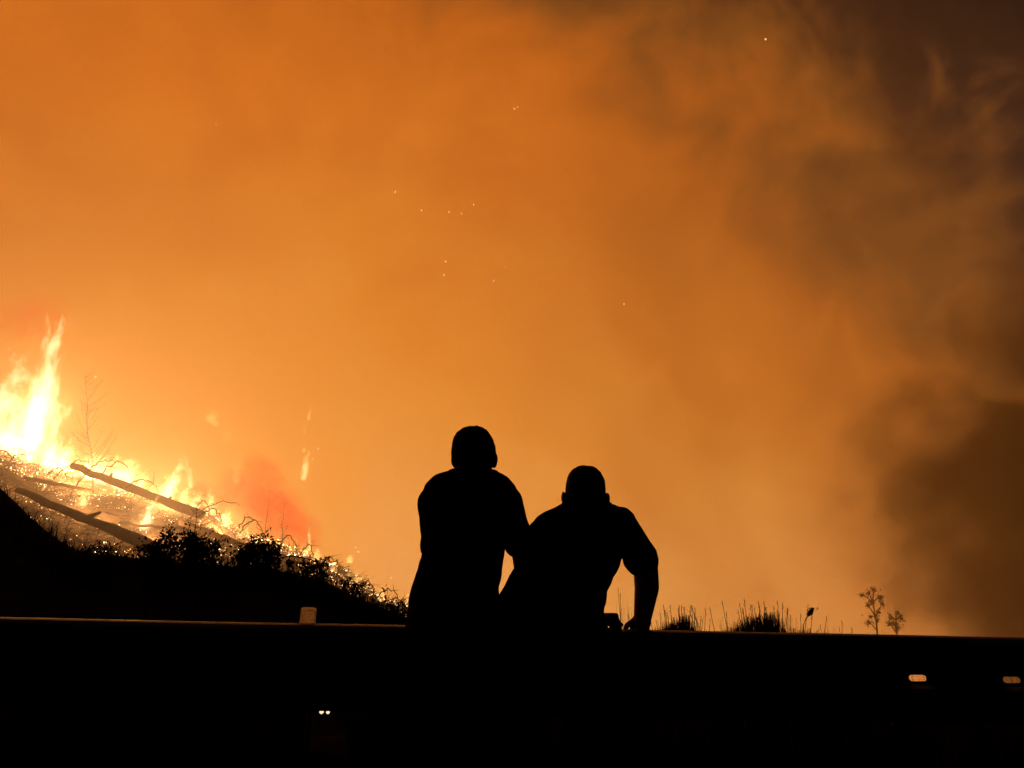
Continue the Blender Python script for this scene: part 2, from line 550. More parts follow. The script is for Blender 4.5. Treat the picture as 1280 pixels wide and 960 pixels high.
def skin_mesh(bm, name, voxel, smooth=4):
    bmesh.ops.recalc_face_normals(bm, faces=bm.faces)
    me = bm_mesh(bm, name)
    o = bpy.data.objects.new('tmp', me); COL.objects.link(o)
    rm = o.modifiers.new('r', 'REMESH'); rm.mode = 'VOXEL'; rm.voxel_size = voxel; rm.use_smooth_shade = True
    if smooth:
        s = o.modifiers.new('s', 'SMOOTH'); s.iterations = smooth; s.factor = .5
    dg = bpy.context.evaluated_depsgraph_get()
    new = bpy.data.meshes.new_from_object(o.evaluated_get(dg))
    new.name = name
    bpy.data.objects.remove(o); bpy.data.meshes.remove(me)
    return new

def add_hand(bm, wrist, f, u, thumb, curl=(38, 42, 30)):
    """five-fingered hand: f along the fingers, u out of the back, thumb = +1/-1 side"""
    f = f.normalized(); u = (u - f * u.dot(f)).normalized(); s = f.cross(u) * thumb
    kn = []
    for i, (sx, ln) in enumerate([(.033, .083), (.011, .089), (-.011, .084), (-.031, .075)]):
        k = wrist + f * ln + s * sx
        kn.append(k)
        add_cap(bm, wrist + s * sx * .55, .016, k, .0125)
    add_cap(bm, wrist + f * .03 + s * .012 - u * .004, .019, wrist + f * .06 - s * .012 - u * .004, .018)
    for i, k in enumerate(kn):
        L = [(.042, .027, .021), (.047, .030, .022), (.043, .028, .022), (.034, .022, .019)][i]
        ang = 0; p = k; r = .0098 - (.0012 if i == 3 else 0)
        for l, cu in zip(L, curl):
            ang += R(cu + 2 * i)
            q = p + (f * math.cos(ang) - u * math.sin(ang)) * l
            add_cap(bm, p, r, q, r * .9); p = q; r *= .9
    p = wrist + f * .022 + s * .026 - u * .006
    q = p + (f * .6 + s * .75 - u * .25).normalized() * .042
    add_cap(bm, p, .015, q, .0115)
    t = q + (f * .85 + s * .25 - u * .5).normalized() * .032
    add_cap(bm, q, .0112, t, .0098)
    add_cap(bm, t, .0098, t + (f * .8 + s * .05 - u * .6).normalized() * .024, .0085)

def head_parts(bm, c, rot, k, kw=1.0, ear=(0, 0)):
    """skull, jaw, face and ears; local +y is where the face looks, +z is up"""
    P = lambda x, y, z: c + rot @ Vector((x * k * kw, y * k, z * k))
    S = lambda r: (r[0] * k * kw, r[1] * k, r[2] * k)
    add_ell(bm, P(0, -.008, .030), S((.076, .097, .090)), rot, 3, .80)
    add_ell(bm, P(0, -.010, .050), S((.069, .082, .076)), rot, 3, .80)
    add_ell(bm, P(0, .012, .000), S((.072, .080, .085)), rot)
    add_ell(bm, P(0, .030, -.055), S((.055, .060, .058)), rot)
    add_ell(bm, P(0, .066, -.092), S((.022, .018, .018)), rot)       # chin
    add_ell(bm, P(0, .088, .018), S((.052, .014, .012)), rot)        # brow
    add_cap(bm, P(0, .092, .012), .008 * k, P(0, .112, -.022), .013 * k)   # nose
    for sx in (-1, 1):
        add_ell(bm, P(sx * .012, .104, -.024), S((.010, .010, .008)), rot)
        add_ell(bm, P(sx * .040, .072, -.020), S((.022, .020, .018)), rot)   # cheek
        er = rot @ Matrix.Rotation(R(sx * 22), 3, 'Z')
        add_ell(bm, P(sx * (.079 + ear[sx > 0]), .002, .000), S((.011, .020, .033)), er)    # ear
        add_ell(bm, P(sx * (.083 + ear[sx > 0]), -.012, .004), S((.007, .010, .027)), er)
    add_ell(bm, P(0, .090, -.052), S((.024, .010, .006)), rot)       # lips
    add_ell(bm, P(0, .088, -.062), S((.021, .010, .007)), rot)
def hair_mesh(name, c, rot, k, kw, grow=.006):
    bm = bmesh.new()
    P = lambda x, y, z: c + rot @ Vector((x * k * kw, y * k, z * k))
    add_ell(bm, P(0, -.010, .032), ((.076 + grow) * k * kw, (.097 + grow) * k, (.090 + grow) * k), rot, 4, .80)
    add_ell(bm, P(0, -.012, .051), ((.070 + grow) * k * kw, (.083 + grow) * k, (.076 + grow) * k), rot, 4, .80)
    add_ell(bm, P(0, -.032, .000), ((.072 + grow) * k * kw, (.072 + grow) * k, (.075 + grow) * k), rot, 4)
    inv = rot.transposed()
    dele = []
    for v in bm.verts:
        l = inv @ (v.co - c) / k
        if l.y > .055 + .35 * (l.z - .09) and l.z < .088 or l.z < -.055 or (abs(l.x) > .055 and l.z < -.012 and l.y > -.03):
            dele.append(v)
        else:
            v.co += (v.co - c).normalized() * .0035 * mnoise.noise(v.co * 90)
    bmesh.ops.delete(bm, geom=dele, context='VERTS')
    me = bm_mesh(bm, name, True)
    return me
def eye_mesh(name, c, rot, k, kw, sx):
    bm = bmesh.new()
    add_ell(bm, c + rot @ Vector((sx * .031 * k * kw, .083 * k, .002 * k)), (.0115 * k,) * 3, rot, 2)
    return bm_mesh(bm, name, True)
M_EYE = mat('eye', (.5, .48, .45), .3, scale=40, var=.1)

def px_slices(rows, Ys, half_depths):
    out = []
    for (y, xl, xr), Y, hd in zip(rows, Ys, half_depths):
        a, b = at(xl, y, Y), at(xr, y, Y)
        c = (a + b) / 2
        out.append((c, (b - a).length / 2, hd))
    return out

def build_person(label, torso_rows, torso_Y, torso_hd, head_px, head_Y, head_k, head_kw, head_rot, arms, hips, feet, sleeve_frac, shirt_mat, collar, ear=(0, 0)):
    """arms: list of (points with radii, hand forward, thumb side)"""
    torso = px_slices(torso_rows, torso_Y, torso_hd)
    hc = at(*head_px, head_Y)
    root = empty('person', ((feet[0].x + feet[1].x) / 2, (feet[0].y + feet[1].y) / 2, 0))
    body = bmesh.new()
    add_loft(body, torso, -.010)
    head_parts(body, hc, head_rot, head_k, head_kw, ear)
    neck_lo = torso[1][0] + Vector((0, 0, -.02))
    add_cap(body, neck_lo, .062, hc + head_rot @ Vector((0, -.02, -.035)), .058)
    for pts, hf, hu, th, *cu in arms:
        for (p, r), (q, s) in zip(pts, pts[1:]):
            add_cap(body, p, r, q, s)
        add_hand(body, pts[-1][0], hf, hu, th, *cu)
    for h, ft in zip(hips, feet):
        knee = h.lerp(ft, .52) + Vector((0, .03, 0))
        ank = Vector((ft.x, ft.y - .04, .085))
        add_cap(body, h, .078, knee, .054); add_cap(body, knee, .052, ank, .036)
        add_cap(body, ank - Vector((0, 0, .045)), .034, Vector((ft.x, ft.y + .13, .036)), .028)
    b = child('body', skin_mesh(body, 'body', .0065, 3), M_SKIN, root)
    # shirt
    sh = bmesh.new()
    add_loft(sh, torso, .0)
    for pts, hf, hu, th, *cu in arms:
        (p, r), (q, s) = pts[0], pts[1]
        e = p.lerp(q, sleeve_frac)
        add_cap(sh, p, r + .010, e, s * sleeve_frac + r * (1 - sleeve_frac) + .014)
        # loose hem ring
        dirv = (q - p).normalized()
        add_cap(sh, e - dirv * .012, s + .020, e + dirv * .004, s + .021)
    me = skin_mesh(sh, 'shirt', .008, 2)
    nrm = [v.normal.copy() for v in me.vertices]
    for v, nv in zip(me.vertices, nrm):      # soft folds
        v.co += nv * (.006 * mnoise.noise(v.co * 14) + .003 * mnoise.noise(Vector((v.co.x * 9, v.co.y * 9, v.co.z * 26))))
    child('shirt', me, shirt_mat, root)
    # collar band
    cb = bmesh.new()
    c = torso[collar][0]
    n = 28
    R0 = []
    for zz, rr in ((-.012, 1.02), (.012, .96)):
        R0.append([cb.verts.new((c.x + (torso[collar][1] * .92) * rr * math.cos(2 * math.pi * k / n), c.y + torso[collar][2] * .92 * rr * math.sin(2 * math.pi * k / n), c.z + zz)) for k in range(n)])
    for k in range(n):
        cb.faces.new((R0[0][k], R0[0][(k + 1) % n], R0[1][(k + 1) % n], R0[1][k]))
    child('collar', bm_mesh(cb, 'collar', True), shirt_mat, root)
    # trousers
    tr = bmesh.new()
    wc, wx, wd = torso[-2]
    add_loft(tr, [(wc, wx - .004, wd - .004), (torso[-1][0], torso[-1][1] - .004, torso[-1][2]), (torso[-1][0] + Vector((0, -.01, -.09)), torso[-1][1] * .93, torso[-1][2] * .95)])
    for h, ft in zip(hips, feet):
        knee = h.lerp(ft, .52) + Vector((0, .03, 0))
        add_cap(tr, h, .094, knee, .074); add_cap(tr, knee, .074, Vector((ft.x, ft.y - .04, .10)), .062)
    me = skin_mesh(tr, 'trousers', .009, 3)
    nrm = [v.normal.copy() for v in me.vertices]
    for v, nv in zip(me.vertices, nrm):
        v.co += nv * (.005 * mnoise.noise(Vector((v.co.x * 8, v.co.y * 8, v.co.z * 20))))
    child('trousers', me, M_DENIM, root)
    for ft in feet:
        s = bmesh.new()
        add_cap(s, Vector((ft.x, ft.y - .055, .048)), .042, Vector((ft.x, ft.y + .04, .045)), .044)
        add_cap(s, Vector((ft.x, ft.y + .04, .043)), .044, Vector((ft.x, ft.y + .15, .036)), .034)
        me = skin_mesh(s, 'shoe', .007, 3)
        for v in me.vertices: v.co.z = max(v.co.z, .003)
        child('shoe', me, M_SHOE, root)
    child('hair', hair_mesh('hair', hc, head_rot, head_k, head_kw), M_HAIR, root)
    for sx in (-1, 1):
        child('eye', eye_mesh('eye', hc, head_rot, head_k, head_kw, sx), M_EYE, root)
    tag(root, label, 'person')
    return root

def rotx(pitch, yaw=0, roll=0):
    return Matrix.Rotation(R(yaw), 3, 'Z') @ Matrix.Rotation(R(-pitch), 3, 'X') @ Matrix.Rotation(R(roll), 3, 'Y')

# upright one: both hands on the rail in front of him
A = at
build_person('person in dark t-shirt standing more upright, both hands on the guardrail, arms tucked in',
    [(590, 571, 614), (593, 556, 627), (598, 541, 637), (608, 530, 645), (630, 525, 650), (655, 525, 641), (680, 527, 632), (700, 525, 629), (718, 519, 627), (745, 512, 624), (770, 508, 626), (790, 507, 627)],
    [2.96, 2.96, 2.95, 2.95, 2.94, 2.92, 2.89, 2.86, 2.83, 2.79, 2.75, 2.73],
    [.055, .075, .09, .105, .118, .12, .115, .115, .12, .13, .135, .13],
    (592, 577), 3.0, 1.05, 1.0, rotx(14, -14),
    [([(A(540, 626, 2.97), .048), (A(543, 690, 3.02), .038), (A(546, 765, 3.06), .027)], Vector((.08, 1, -.25)), Vector((0, .2, 1)), 1),
     ([(A(634, 626, 2.97), .050), (A(651, 686, 3.02), .041), (A(660, 765, 3.06), .027)], Vector((-.08, 1, -.25)), Vector((0, .2, 1)), -1)],
    [A(537, 795, 2.74), A(593, 795, 2.74)], [Vector((-.36, 2.66, 0)), Vector((-.10, 2.72, 0))], .86, M_SHIRT1, 1, (-.010, .006))

# bent one: one arm braced straight on the rail, the other folded along it
build_person('person in black t-shirt bent low over the guardrail, one arm braced out on it',
    [(628, 709, 757), (633, 698, 769), (639, 686, 778), (648, 671, 786), (660, 661, 790), (680, 654, 787), (705, 645, 775), (720, 637, 767), (735, 629, 761), (750, 622, 757), (770, 619, 755), (790, 619, 756)],
    [3.0, 2.99, 2.98, 2.97, 2.95, 2.92, 2.87, 2.83, 2.79, 2.74, 2.68, 2.64],
    [.055, .08, .095, .105, .12, .13, .135, .135, .135, .14, .145, .14],
    (732, 624), 3.03, .99, .99, rotx(26, 0, 0),
    [([(A(684, 662, 3.0), .052), (A(690, 752, 3.03), .043), (A(741, 773, 3.05), .030)], Vector((1, .12, .02)), Vector((0, .25, 1)), 1, (72, 85, 60)),
     ([(A(777, 655, 2.97), .056), (A(807, 709, 3.02), .0495), (A(808.5, 735, 3.03), .049), (A(803.5, 771, 3.05), .036)], Vector((.02, 1, -.30)), Vector((0, .3, 1)), -1)],
    [A(655, 795, 2.66), A(722, 795, 2.66)], [Vector((.02, 2.55, 0)), Vector((.33, 2.62, 0))], .80, M_SHIRT2, 1, (.010, .009))

# ------------------------------------------------------------------ vegetation
def arc_pts(p0, p1, sag, n=9, jit=.0):
    out = []
    for i in range(n):
        f = i / (n - 1)
        p = p0.lerp(p1, f); p.z += sag * 4 * f * (1 - f)
        if 0 < i < n - 1 and jit:
            p += Vector((random.gauss(0, jit), random.gauss(0, jit), random.gauss(0, jit)))
        out.append(p)
    return out

# rough grass over the dark embankment
bm = bmesh.new()
def bank_pt(px, f):
    top = at(px, interp(BANK, px), BANK_Y)
    y = 5.0 + (BANK_Y - 5.0) * f
    base = -.5
    return Vector((top.x * (y / BANK_Y) ** .6, y, base + (top.z - base) * (f ** .8)))
for i in range(9000):
    px = random.uniform(-260, 640); f = 1 - abs(random.gauss(0, .16)) if i % 3 else random.uniform(.1, 1)
    if f < .05: continue
    p = bank_pt(px, f)
    cl = mnoise.noise(Vector((px * .045, f * 3, 0)))
    h = max(.05, random.gauss(.13, .05) * (1 + .9 * cl))
    blade(bm, p - Vector((0, 0, .02)), h, Vector((random.gauss(.02, .06), random.gauss(0, .05), 0)), .012)
tag(obj('bank_grass', bm_mesh(bm, 'bank_grass'), M_GRASS), 'rough dark grass along the crest of the near bank', 'grass', kind='stuff')

# unkempt grass on the verge behind the rail
bm = bmesh.new()
gapx = at(1105, 903, 4).x
ex = at(405, 887, 3.1).x / 3.1
for i in range(21000):
    x = random.uniform(-5, 5); y = random.uniform(3.38, 4.5) if i % 5 else random.uniform(3.16, 3.38)
    h = random.uniform(.36, .60) - max(0, ground_z(x, y)) * .8
    if abs(x - gapx * y / 4) < .10: h *= .9
    if abs(x - ex * y) < .13: h = min(h, .34 - max(0, ground_z(x, y)))
    blade(bm, Vector((x, y, ground_z(x, y) - .02)), h, Vector((random.gauss(.02, .07), random.gauss(0, .07), 0)), .02)
for sx in (1141, 1151, 1154, 1262):
    for k in range(2):
        c = at(sx + random.gauss(0, 1.2), 842, 3.75)
        blade(bm, Vector((c.x, 3.75, .2)), c.z - .2 + random.uniform(-.02, .03), Vector((random.gauss(0, .012), 0, 0)), .009, 4)
tag(obj('verge_grass', bm_mesh(bm, 'verge_grass'), M_GRASS), 'tangled dark grass on the verge behind the guardrail', 'grass', kind='stuff')

def tuft(label, px, py_top, Y, spread_px, n, wd=.010, hv=.3, dense=1.0, seed=0):
    random.seed(seed)
    c = at(px, py_top, Y)
    g = ground_z(c.x, Y)
    root = empty('grass_tuft', (c.x, Y, g))
    bm = bmesh.new()
    sp = spread_px * Y / F * .5
    H = c.z - g; zl = at(px, 792, Y).z - g
    ncl = max(3, int(spread_px / 7))
    cls = []
    for i in range(ncl):
        o_ = ((i + .5) / ncl * 2 - 1 + random.gauss(0, .12)) * sp * .85
        cls.append((o_, max(.25, random.uniform(.45, 1.0) * (1 - .45 * (o_ / max(sp, .01)) ** 2)), random.gauss(0, .03)))
    cls[ncl // 2] = (cls[ncl // 2][0], 1.0, .02)
    for i in range(int(n * 1.7)):
        oc, uc, lc = random.choice(cls)
        off = oc + random.gauss(0, .12) * sp ** .5 * .35
        u = max(.02, uc * (1 - abs(random.gauss(0, .28))))
        h = zl + (H - zl) * u
        blade(bm, Vector((c.x + off * .8, Y + random.gauss(0, .06), g - .02)), h, Vector((lc + random.gauss(.0, .022), random.gauss(0, .05), 0)), wd * random.uniform(.8, 1.7), 4)
    child('blades', bm_mesh(bm, 'blades'), M_GRASS, root)
    st = bmesh.new()
    for i in range(max(2, n // 22)):
        off = random.gauss(0, .6) * sp
        h = zl + (H - zl) * random.uniform(.5, 1.25)
        p0 = Vector((c.x + off * .6, Y, g)); p1 = Vector((c.x + off * 1.2 + random.gauss(0, .05), Y + random.gauss(0, .05), g + h))
        pts = arc_pts(p0, p1, random.uniform(-.02, .03), 6)
        tube(st, pts, [.0028, .0026, .0024, .002, .0016, .0012], 4)
        for k in range(4):
            leafquad(st, p1 - Vector((random.gauss(0, .003), 0, k * .010)), .004, 3)
    child('seed_stalks', bm_mesh(st, 'seed_stalks'), M_GRASS, root)
    tag(root, label, 'grass tuft', 'grass tufts above the guardrail')
tuft('dense dark grass tuft beside the bent person\'s braced arm', 846, 762, 4.3, 62, 560, .013, seed=1)
tuft('short grass tuft half hidden behind the bent person\'s wrist', 826, 768, 4.1, 26, 70, seed=2)
tuft('largest ragged grass tuft rising above the guardrail', 946, 757, 4.2, 104, 760, .013, seed=3)
tuft('pointed narrow grass clump left of the ragged largest tuft', 926, 763, 4.0, 12, 60, seed=4)
tuft('thin sparse dry stalks between the two dense tufts', 908, 764, 4.6, 44, 26, .006, seed=5)
tuft('leaning pale stems on the open side of the largest tuft', 982, 760, 4.8, 40, 16, .005, seed=6)
tuft('tiny wisp of grass next to the nodding seed head', 1030, 776, 4.8, 22, 16, .006, seed=7)
tuft('fine grass wisps framed by the bent person\'s arm and side', 778, 742, 5.2, 44, 34, .006, seed=8)
tuft('very short wisp of grass poking over the rail beside the small far trees', 1062, 783, 5.0, 14, 8, .006, seed=9)
random.seed(21)

# a single nodding reed
r0 = at(1003, 790, 4.4); g = ground_z(r0.x, 4.4)
root = empty('reed', (r0.x, 4.4, g))
bm = bmesh.new()
tp = at(1012, 768, 4.4)
tube(bm, [Vector((r0.x, 4.4, g)), Vector((r0.x, 4.4, g + .5)), at(1004, 782, 4.4), at(1007, 774, 4.4), tp], [.004, .0035, .003, .0028, .002], 5)
child('stem', bm_mesh(bm, 'stem'), M_GRASS, root)
bm = bmesh.new()
a, b = at(1010, 770, 4.4), at(1017, 760, 4.4)
tube(bm, [a, a.lerp(b, .3), a.lerp(b, .65), b], [.004, .013, .012, .003], 7)
for k in range(40):
    leafquad(bm, a.lerp(b, random.random()) + Vector((random.gauss(0, .009), random.gauss(0, .009), random.gauss(0, .007))), .007, 2.2)
child('seed_head', bm_mesh(bm, 'seed_head'), M_GRASS, root)
tag(root, 'lone reed with a plump nodding seed head', 'reed')

def shrub(label, px, py_base, Y, w_px, h_px, nleaf, seed, lsize=.027, name='shrub', drape=0.0):
    random.seed(seed)
    k = Y / F
    base = at(px, py_base, Y) - Vector((0, 0, .12))
    W, H = w_px * k * .5, h_px * k
    root = empty(name, base)
    tw = bmesh.new(); lf = bmesh.new()
    nst = max(5, int(w_px / 6))
    for i in range(nst):
        a = (i + .5) / nst * 2 - 1 + random.gauss(0, .08)
        hh = H * (1.05 - .45 * abs(a) ** 1.7) * random.uniform(.72, 1.08) + .12
        tip = base + Vector((a * W, random.gauss(0, W * .35), hh))
        pts = arc_pts(base + Vector((a * W * .75, 0, 0)), tip, 0, 7, .012)
        tube(tw, pts, [.009, .008, .007, .006, .005, .004, .002], 5)
        for j in range(int(nleaf / nst)):
            f = random.uniform(.18, 1.0) ** .8
            q = pts[min(6, int(f * 6))].lerp(pts[min(6, int(f * 6) + 1)], f * 6 % 1)
            q = q + Vector((random.gauss(0, .05), random.gauss(0, .06), random.gauss(0, .035)))
            leafquad(lf, q, lsize * random.uniform(.6, 1.3), 1.8)
        for j in range(4):
            s = pts[random.randint(3, 6)]
            e = s + Vector((random.gauss(0, .09), random.gauss(0, .05), random.uniform(.02, .13)))
            tube(tw, [s, s.lerp(e, .5) + Vector((0, 0, .01)), e], [.004, .003, .0015], 4)
            for q in range(5):
                leafquad(lf, s.lerp(e, random.uniform(.4, 1)) + Vector((random.gauss(0, .015),) * 3), lsize * .7, 1.8)
    child('twigs', bm_mesh(tw, 'twigs'), M_TWIG, root)
    child('foliage', bm_mesh(lf, 'foliage'), M_LEAF, root)
    tag(root, label, 'shrub', 'dark shrubs on the near bank')
shrub('broad dark shrub on the bank with a thin dead stem sticking out', 222, 704, 8.8, 106, 32, 2500, 31)
shrub('compact rounded leafy shrub on the bank beside a drooping twig', 320, 712, 8.8, 54, 36, 1800, 32)
shrub('small dark shrub at the tip of the drooping twig', 396, 724, 8.8, 26, 16, 260, 33)
shrub('low spiky shrub on the bank just below the glowing fire edge', 436, 748, 8.6, 34, 20, 300, 34, .025)
shrub('low dark shrub on the bank next to the upright person', 486, 768, 8.4, 40, 18, 320, 35, .022)
shrub('low ragged shrub on the steep left end of the bank', 122, 700, 8.8, 60, 14, 330, 36, .025)
random.seed(41)

# drooping twig between the shrubs
bm = bmesh.new(); lf = bmesh.new()
tw = [at(x, y, 8.6) for x, y in [(346, 712), (349, 698), (362, 695), (378, 697), (392, 701), (405, 710)]]
tube(bm, tw, [.012, .010, .009, .008, .006, .004], 5)
for i in range(14):
    s = random.choice(tw[1:]).lerp(random.choice(tw[2:]), .15)
    e = s + Vector((random.gauss(0, .05), 0, random.choice((-1, -1, 1)) * random.uniform(.03, .10)))
    tube(bm, [s, e], [.004, .002], 4)
    for q in range(7):
        leafquad(lf, e + Vector((random.gauss(0, .02), random.gauss(0, .02), random.gauss(0, .02))), .035, 1.7)
root = empty('drooping_twig', tw[0])
child('stem', bm_mesh(bm, 'stem'), M_TWIG, root); child('leaves', bm_mesh(lf, 'leaves'), M_LEAF, root)
tag(root, 'thin drooping twig with small leaf clumps arching between two shrubs', 'twig')

# dead leafless stem in front of the embers
def sapling(name, label, base, top, Y, seed, r=.03, nb=16, blen=.7, lean=0, first=.35, rise=.35, mat_=None, cat='sapling', grp=None):
    random.seed(seed)
    p0, p1 = at(*base, Y), at(*top, Y)
    p0 = p0 - Vector((0, 0, .15))
    root = empty(name, p0)
    L = (p1 - p0).length
    pts = arc_pts(p0, p1, 0, 9, L * .008)
    bm = bmesh.new()
    tube(bm, pts, [r * (1 - .8 * i / 8) for i in range(9)], 7)
    child('trunk', bm_mesh(bm, 'trunk', True), mat_ or M_BARK, root)
    for i in range(nb):
        bm = bmesh.new()
        f = first + (1 - first) * (i + random.random()) / nb
        q = f * 8; s = pts[min(7, int(q))].lerp(pts[min(8, int(q) + 1)], q % 1)
        a = random.choice((-1, 1)) * random.uniform(.5, 1.1)
        ln = blen * L * .3 * (1.15 - .6 * f) * random.uniform(.6, 1.2)
        e = s + Vector((math.sin(a) * ln, random.gauss(0, .3) * ln, ln * random.uniform(rise * .3, rise * 1.6)))
        m = s.lerp(e, .5) - Vector((0, 0, ln * .10))
        rr = r * .38 * (1.2 - f * .6)
        tube(bm, [s, m, e], [rr, rr * .7, rr * .35], 5)
        for j in range(6):
            b0 = (s.lerp(m, 1) if j < 2 else m).lerp(e, random.random())
            b1 = b0 + Vector((random.gauss(0, .16), random.gauss(0, .12), random.uniform(-.02, .26))) * ln
            tube(bm, [b0, b0.lerp(b1, .5) + Vector((0, 0, .02 * ln)), b1], [rr * .4, rr * .3, rr * .15], 4)
        child('branch', bm_mesh(bm, 'branch'), mat_ or M_BARK, root)
    tag(root, label, cat, grp)
sapling('bare_sapling', 'tall thin leafless sapling standing in the burning slope', (117, 616), (106, 468), 27.2, 51, .036, 34, .55, first=.2, rise=1.0)
sapling('dead_stem', 'short dead stem with fine twigs rising from the broad shrub', (243, 690), (246, 636), 9.4, 52, .012, 14, 1.1, first=.25, cat='dead stem')
sapling('bare_sapling', 'small bare sapling standing in the red glow', (330, 676), (338, 612), 27.5, 53, .02, 18, .6, first=.15, rise=.9)
sapling('bare_sapling', 'short bare sapling in front of the floating flame', (352, 680), (356, 626), 27.5, 55, .02, 18, .7, first=.15, rise=.9)

# arching brambles on the slope
random.seed(61)
BR = [((4, 585), (34, 575), 16), ((64, 600), (112, 577), 14), ((96, 604), (140, 574), 12), ((128, 590), (164, 595), 20), ((158, 606), (200, 614), 14),
      ((82, 632), (108, 585), 8), ((236, 650), (262, 640), 22), ((232, 648), (300, 630), 12), ((300, 655), (316, 650), 10), ((440, 745), (470, 752), 26),
      ((466, 752), (500, 750), 18), ((400, 705), (424, 712), 16), ((376, 690), (392, 694), 14), ((350, 678), (372, 690), 18), ((0, 560), (20, 590), 10),
      ((300, 662), (330, 668), 18), ((255, 640), (278, 652), 14), ((60, 590), (84, 596), 12)]
BRL = ['low bramble hoop at the foot of the broad white flame', 'bramble cane bowed over the top end of the long trunk', 'bramble arching past the foot of the tall leafless sapling',
       'wide bramble hoop over the middle of the long trunk', 'bramble arching beneath the forked flame', 'nearly straight bramble cane leaning beside the tall sapling',
       'tall narrow bramble hoop above the broad shrub', 'long flat bramble cane reaching into the red glow', 'small bramble hoop under the red glow', 'tall bramble hoop at the low end of the fire line',
       'bramble hoop at the very foot of the fire line beside the upright person', 'bramble hoop above the tip of the drooping twig', 'narrow bramble hoop under the thin lower flame', 'bramble hoop at the foot of the short bare sapling',
       'short bramble cane half lost in the tallest flames', 'bramble hoop at the foot of the small bare sapling', 'bramble hoop behind the round bright flame', 'bramble hoop in the low flames under the tallest one']
for i, (a, b, s) in enumerate(BR):
    Y = 22 if a[0] < 240 else 20
    if a[0] > 430: Y = 17
    p0, p1 = at(*a, Y) - Vector((0, 0, .1)), at(*b, Y + random.uniform(-.4, .4)) - Vector((0, 0, .05))
    bm = bmesh.new()
    pts = arc_pts(p0, p1, s * Y / F, 13, .02)
    tube(bm, pts, [.018 - .0008 * k for k in range(13)], 5)
    for k in range(9):
        q = random.choice(pts[2:]); e = q + Vector((random.gauss(0, .12), random.gauss(0, .1), random.gauss(.02, .12)))
        tube(bm, [q, e], [.007, .003], 4)
    for v in bm.verts: v.co -= p0
    o = obj('bramble', bm_mesh(bm, 'bramble'), M_TWIG); o.location = p0
    tag(o, BRL[i], 'bramble', 'brambles on the burning slope')

# charred brush scattered over the burning slope
bm = bmesh.new()
for i in range(3000):
    px = random.uniform(-60, 540); f = random.random()
    p = slope(px, f)
    L = random.uniform(.12, .5)
    dvec = Vector((random.gauss(.3, 1), random.gauss(0, .6), random.gauss(.15, .55))).normalized() * L
    tube(bm, [p - dvec * .2, p + dvec * .4 + Vector((0, 0, random.uniform(0, .06))), p + dvec], [.014, .010, .004], 4)
tag(obj('charred_brush', bm_mesh(bm, 'charred_brush'), M_TWIG), 'charred twigs and stubble covering the burning slope', 'brush', kind='stuff')

# fallen trunks on the slope
def log(label, p, q, Y0, Y1, r0, r1, seed, stub=()):
    random.seed(seed)
    a, b = at(*p, Y0), at(*q, Y1)
    root = empty('fallen_log', a)
    bm = bmesh.new()
    n = 14
    pts = arc_pts(a, b, 0, n, .012)
    tube(bm, pts, [(r0 + (r1 - r0) * i / (n - 1)) * random.uniform(.93, 1.07) for i in range(n)], 12)
    for v in bm.verts: v.co += Vector((mnoise.noise(v.co * 5), mnoise.noise(v.co * 5 + Vector((9, 0, 0))), mnoise.noise(v.co * 5 + Vector((0, 9, 0))))) * .03
    child('trunk', bm_mesh(bm, 'trunk', True), M_LOG, root)
    for (f, dx, dz) in stub:
        s = a.lerp(b, f)
        st = bmesh.new(); e = s + Vector((dx, -.1, dz))
        tube(st, [s, s.lerp(e, .5), e], [r1 * .5, r1 * .4, r1 * .22], 7)
        child('branch_stub', bm_mesh(st, 'branch_stub', True), M_LOG, root)
    tag(root, label, 'log', 'fallen trunks on the burning slope')
log('long fallen trunk lying along the fire line', (90, 582), (252, 644), 25, 24, .12, .15, 71, ((.3, .1, .2), (.75, .12, .16)))
log('thick grey fallen trunk nearest the dark bank', (22, 612), (196, 686), 16.8, 16.4, .07, .13, 72, ((.5, .35, .12),))
log('thin fallen trunk between the two big trunks', (30, 597), (116, 614), 22, 21.5, .06, .045, 73)
log('slim fallen pole below the single upright slope flame', (150, 654), (236, 662), 20, 19.5, .05, .03, 74)
log('half burnt trunk sloping under the red glow', (226, 653), (330, 692), 20.5, 20, .09, .07, 75)
random.seed(81)

# two small hazy trees far off in the smoke
def far_tree(label, base, top, Y, blobs, seed):
    random.seed(seed)
    p0, p1 = at(*base, Y), at(*top, Y)
    p0.z -= 1.5
    root = empty('far_tree', p0)
    bm = bmesh.new()
    pts = arc_pts(p0, p1, 0, 7, .03)
    tube(bm, pts, [.06, .055, .05, .04, .035, .03, .015], 6)
    lf = bmesh.new()
    for (x, y, rx, ry) in blobs:
        c = at(x, y, Y)
        s = min(pts[1:], key=lambda q: (q - c).length + (0 if q.z < c.z else 2))
        tube(bm, [s, s.lerp(c, .6) + Vector((0, 0, .05)), c], [.035, .025, .012], 4)
        k = Y / F
        for i in range(int(30 * rx * ry / 6)):
            u = Vector((random.gauss(0, 1), random.gauss(0, 1), random.gauss(0, 1))).normalized() * abs(random.gauss(0, .75))
            leafquad(lf, c + Vector((u.x * rx * k, u.y * rx * k, u.z * ry * k)), .055, 2.2, True)
    child('trunk', bm_mesh(bm, 'trunk', True), M_FADED_BARK, root)
    child('crown', bm_mesh(lf, 'crown'), M_FADED_LEAF, root)
    tag(root, label, 'tree')
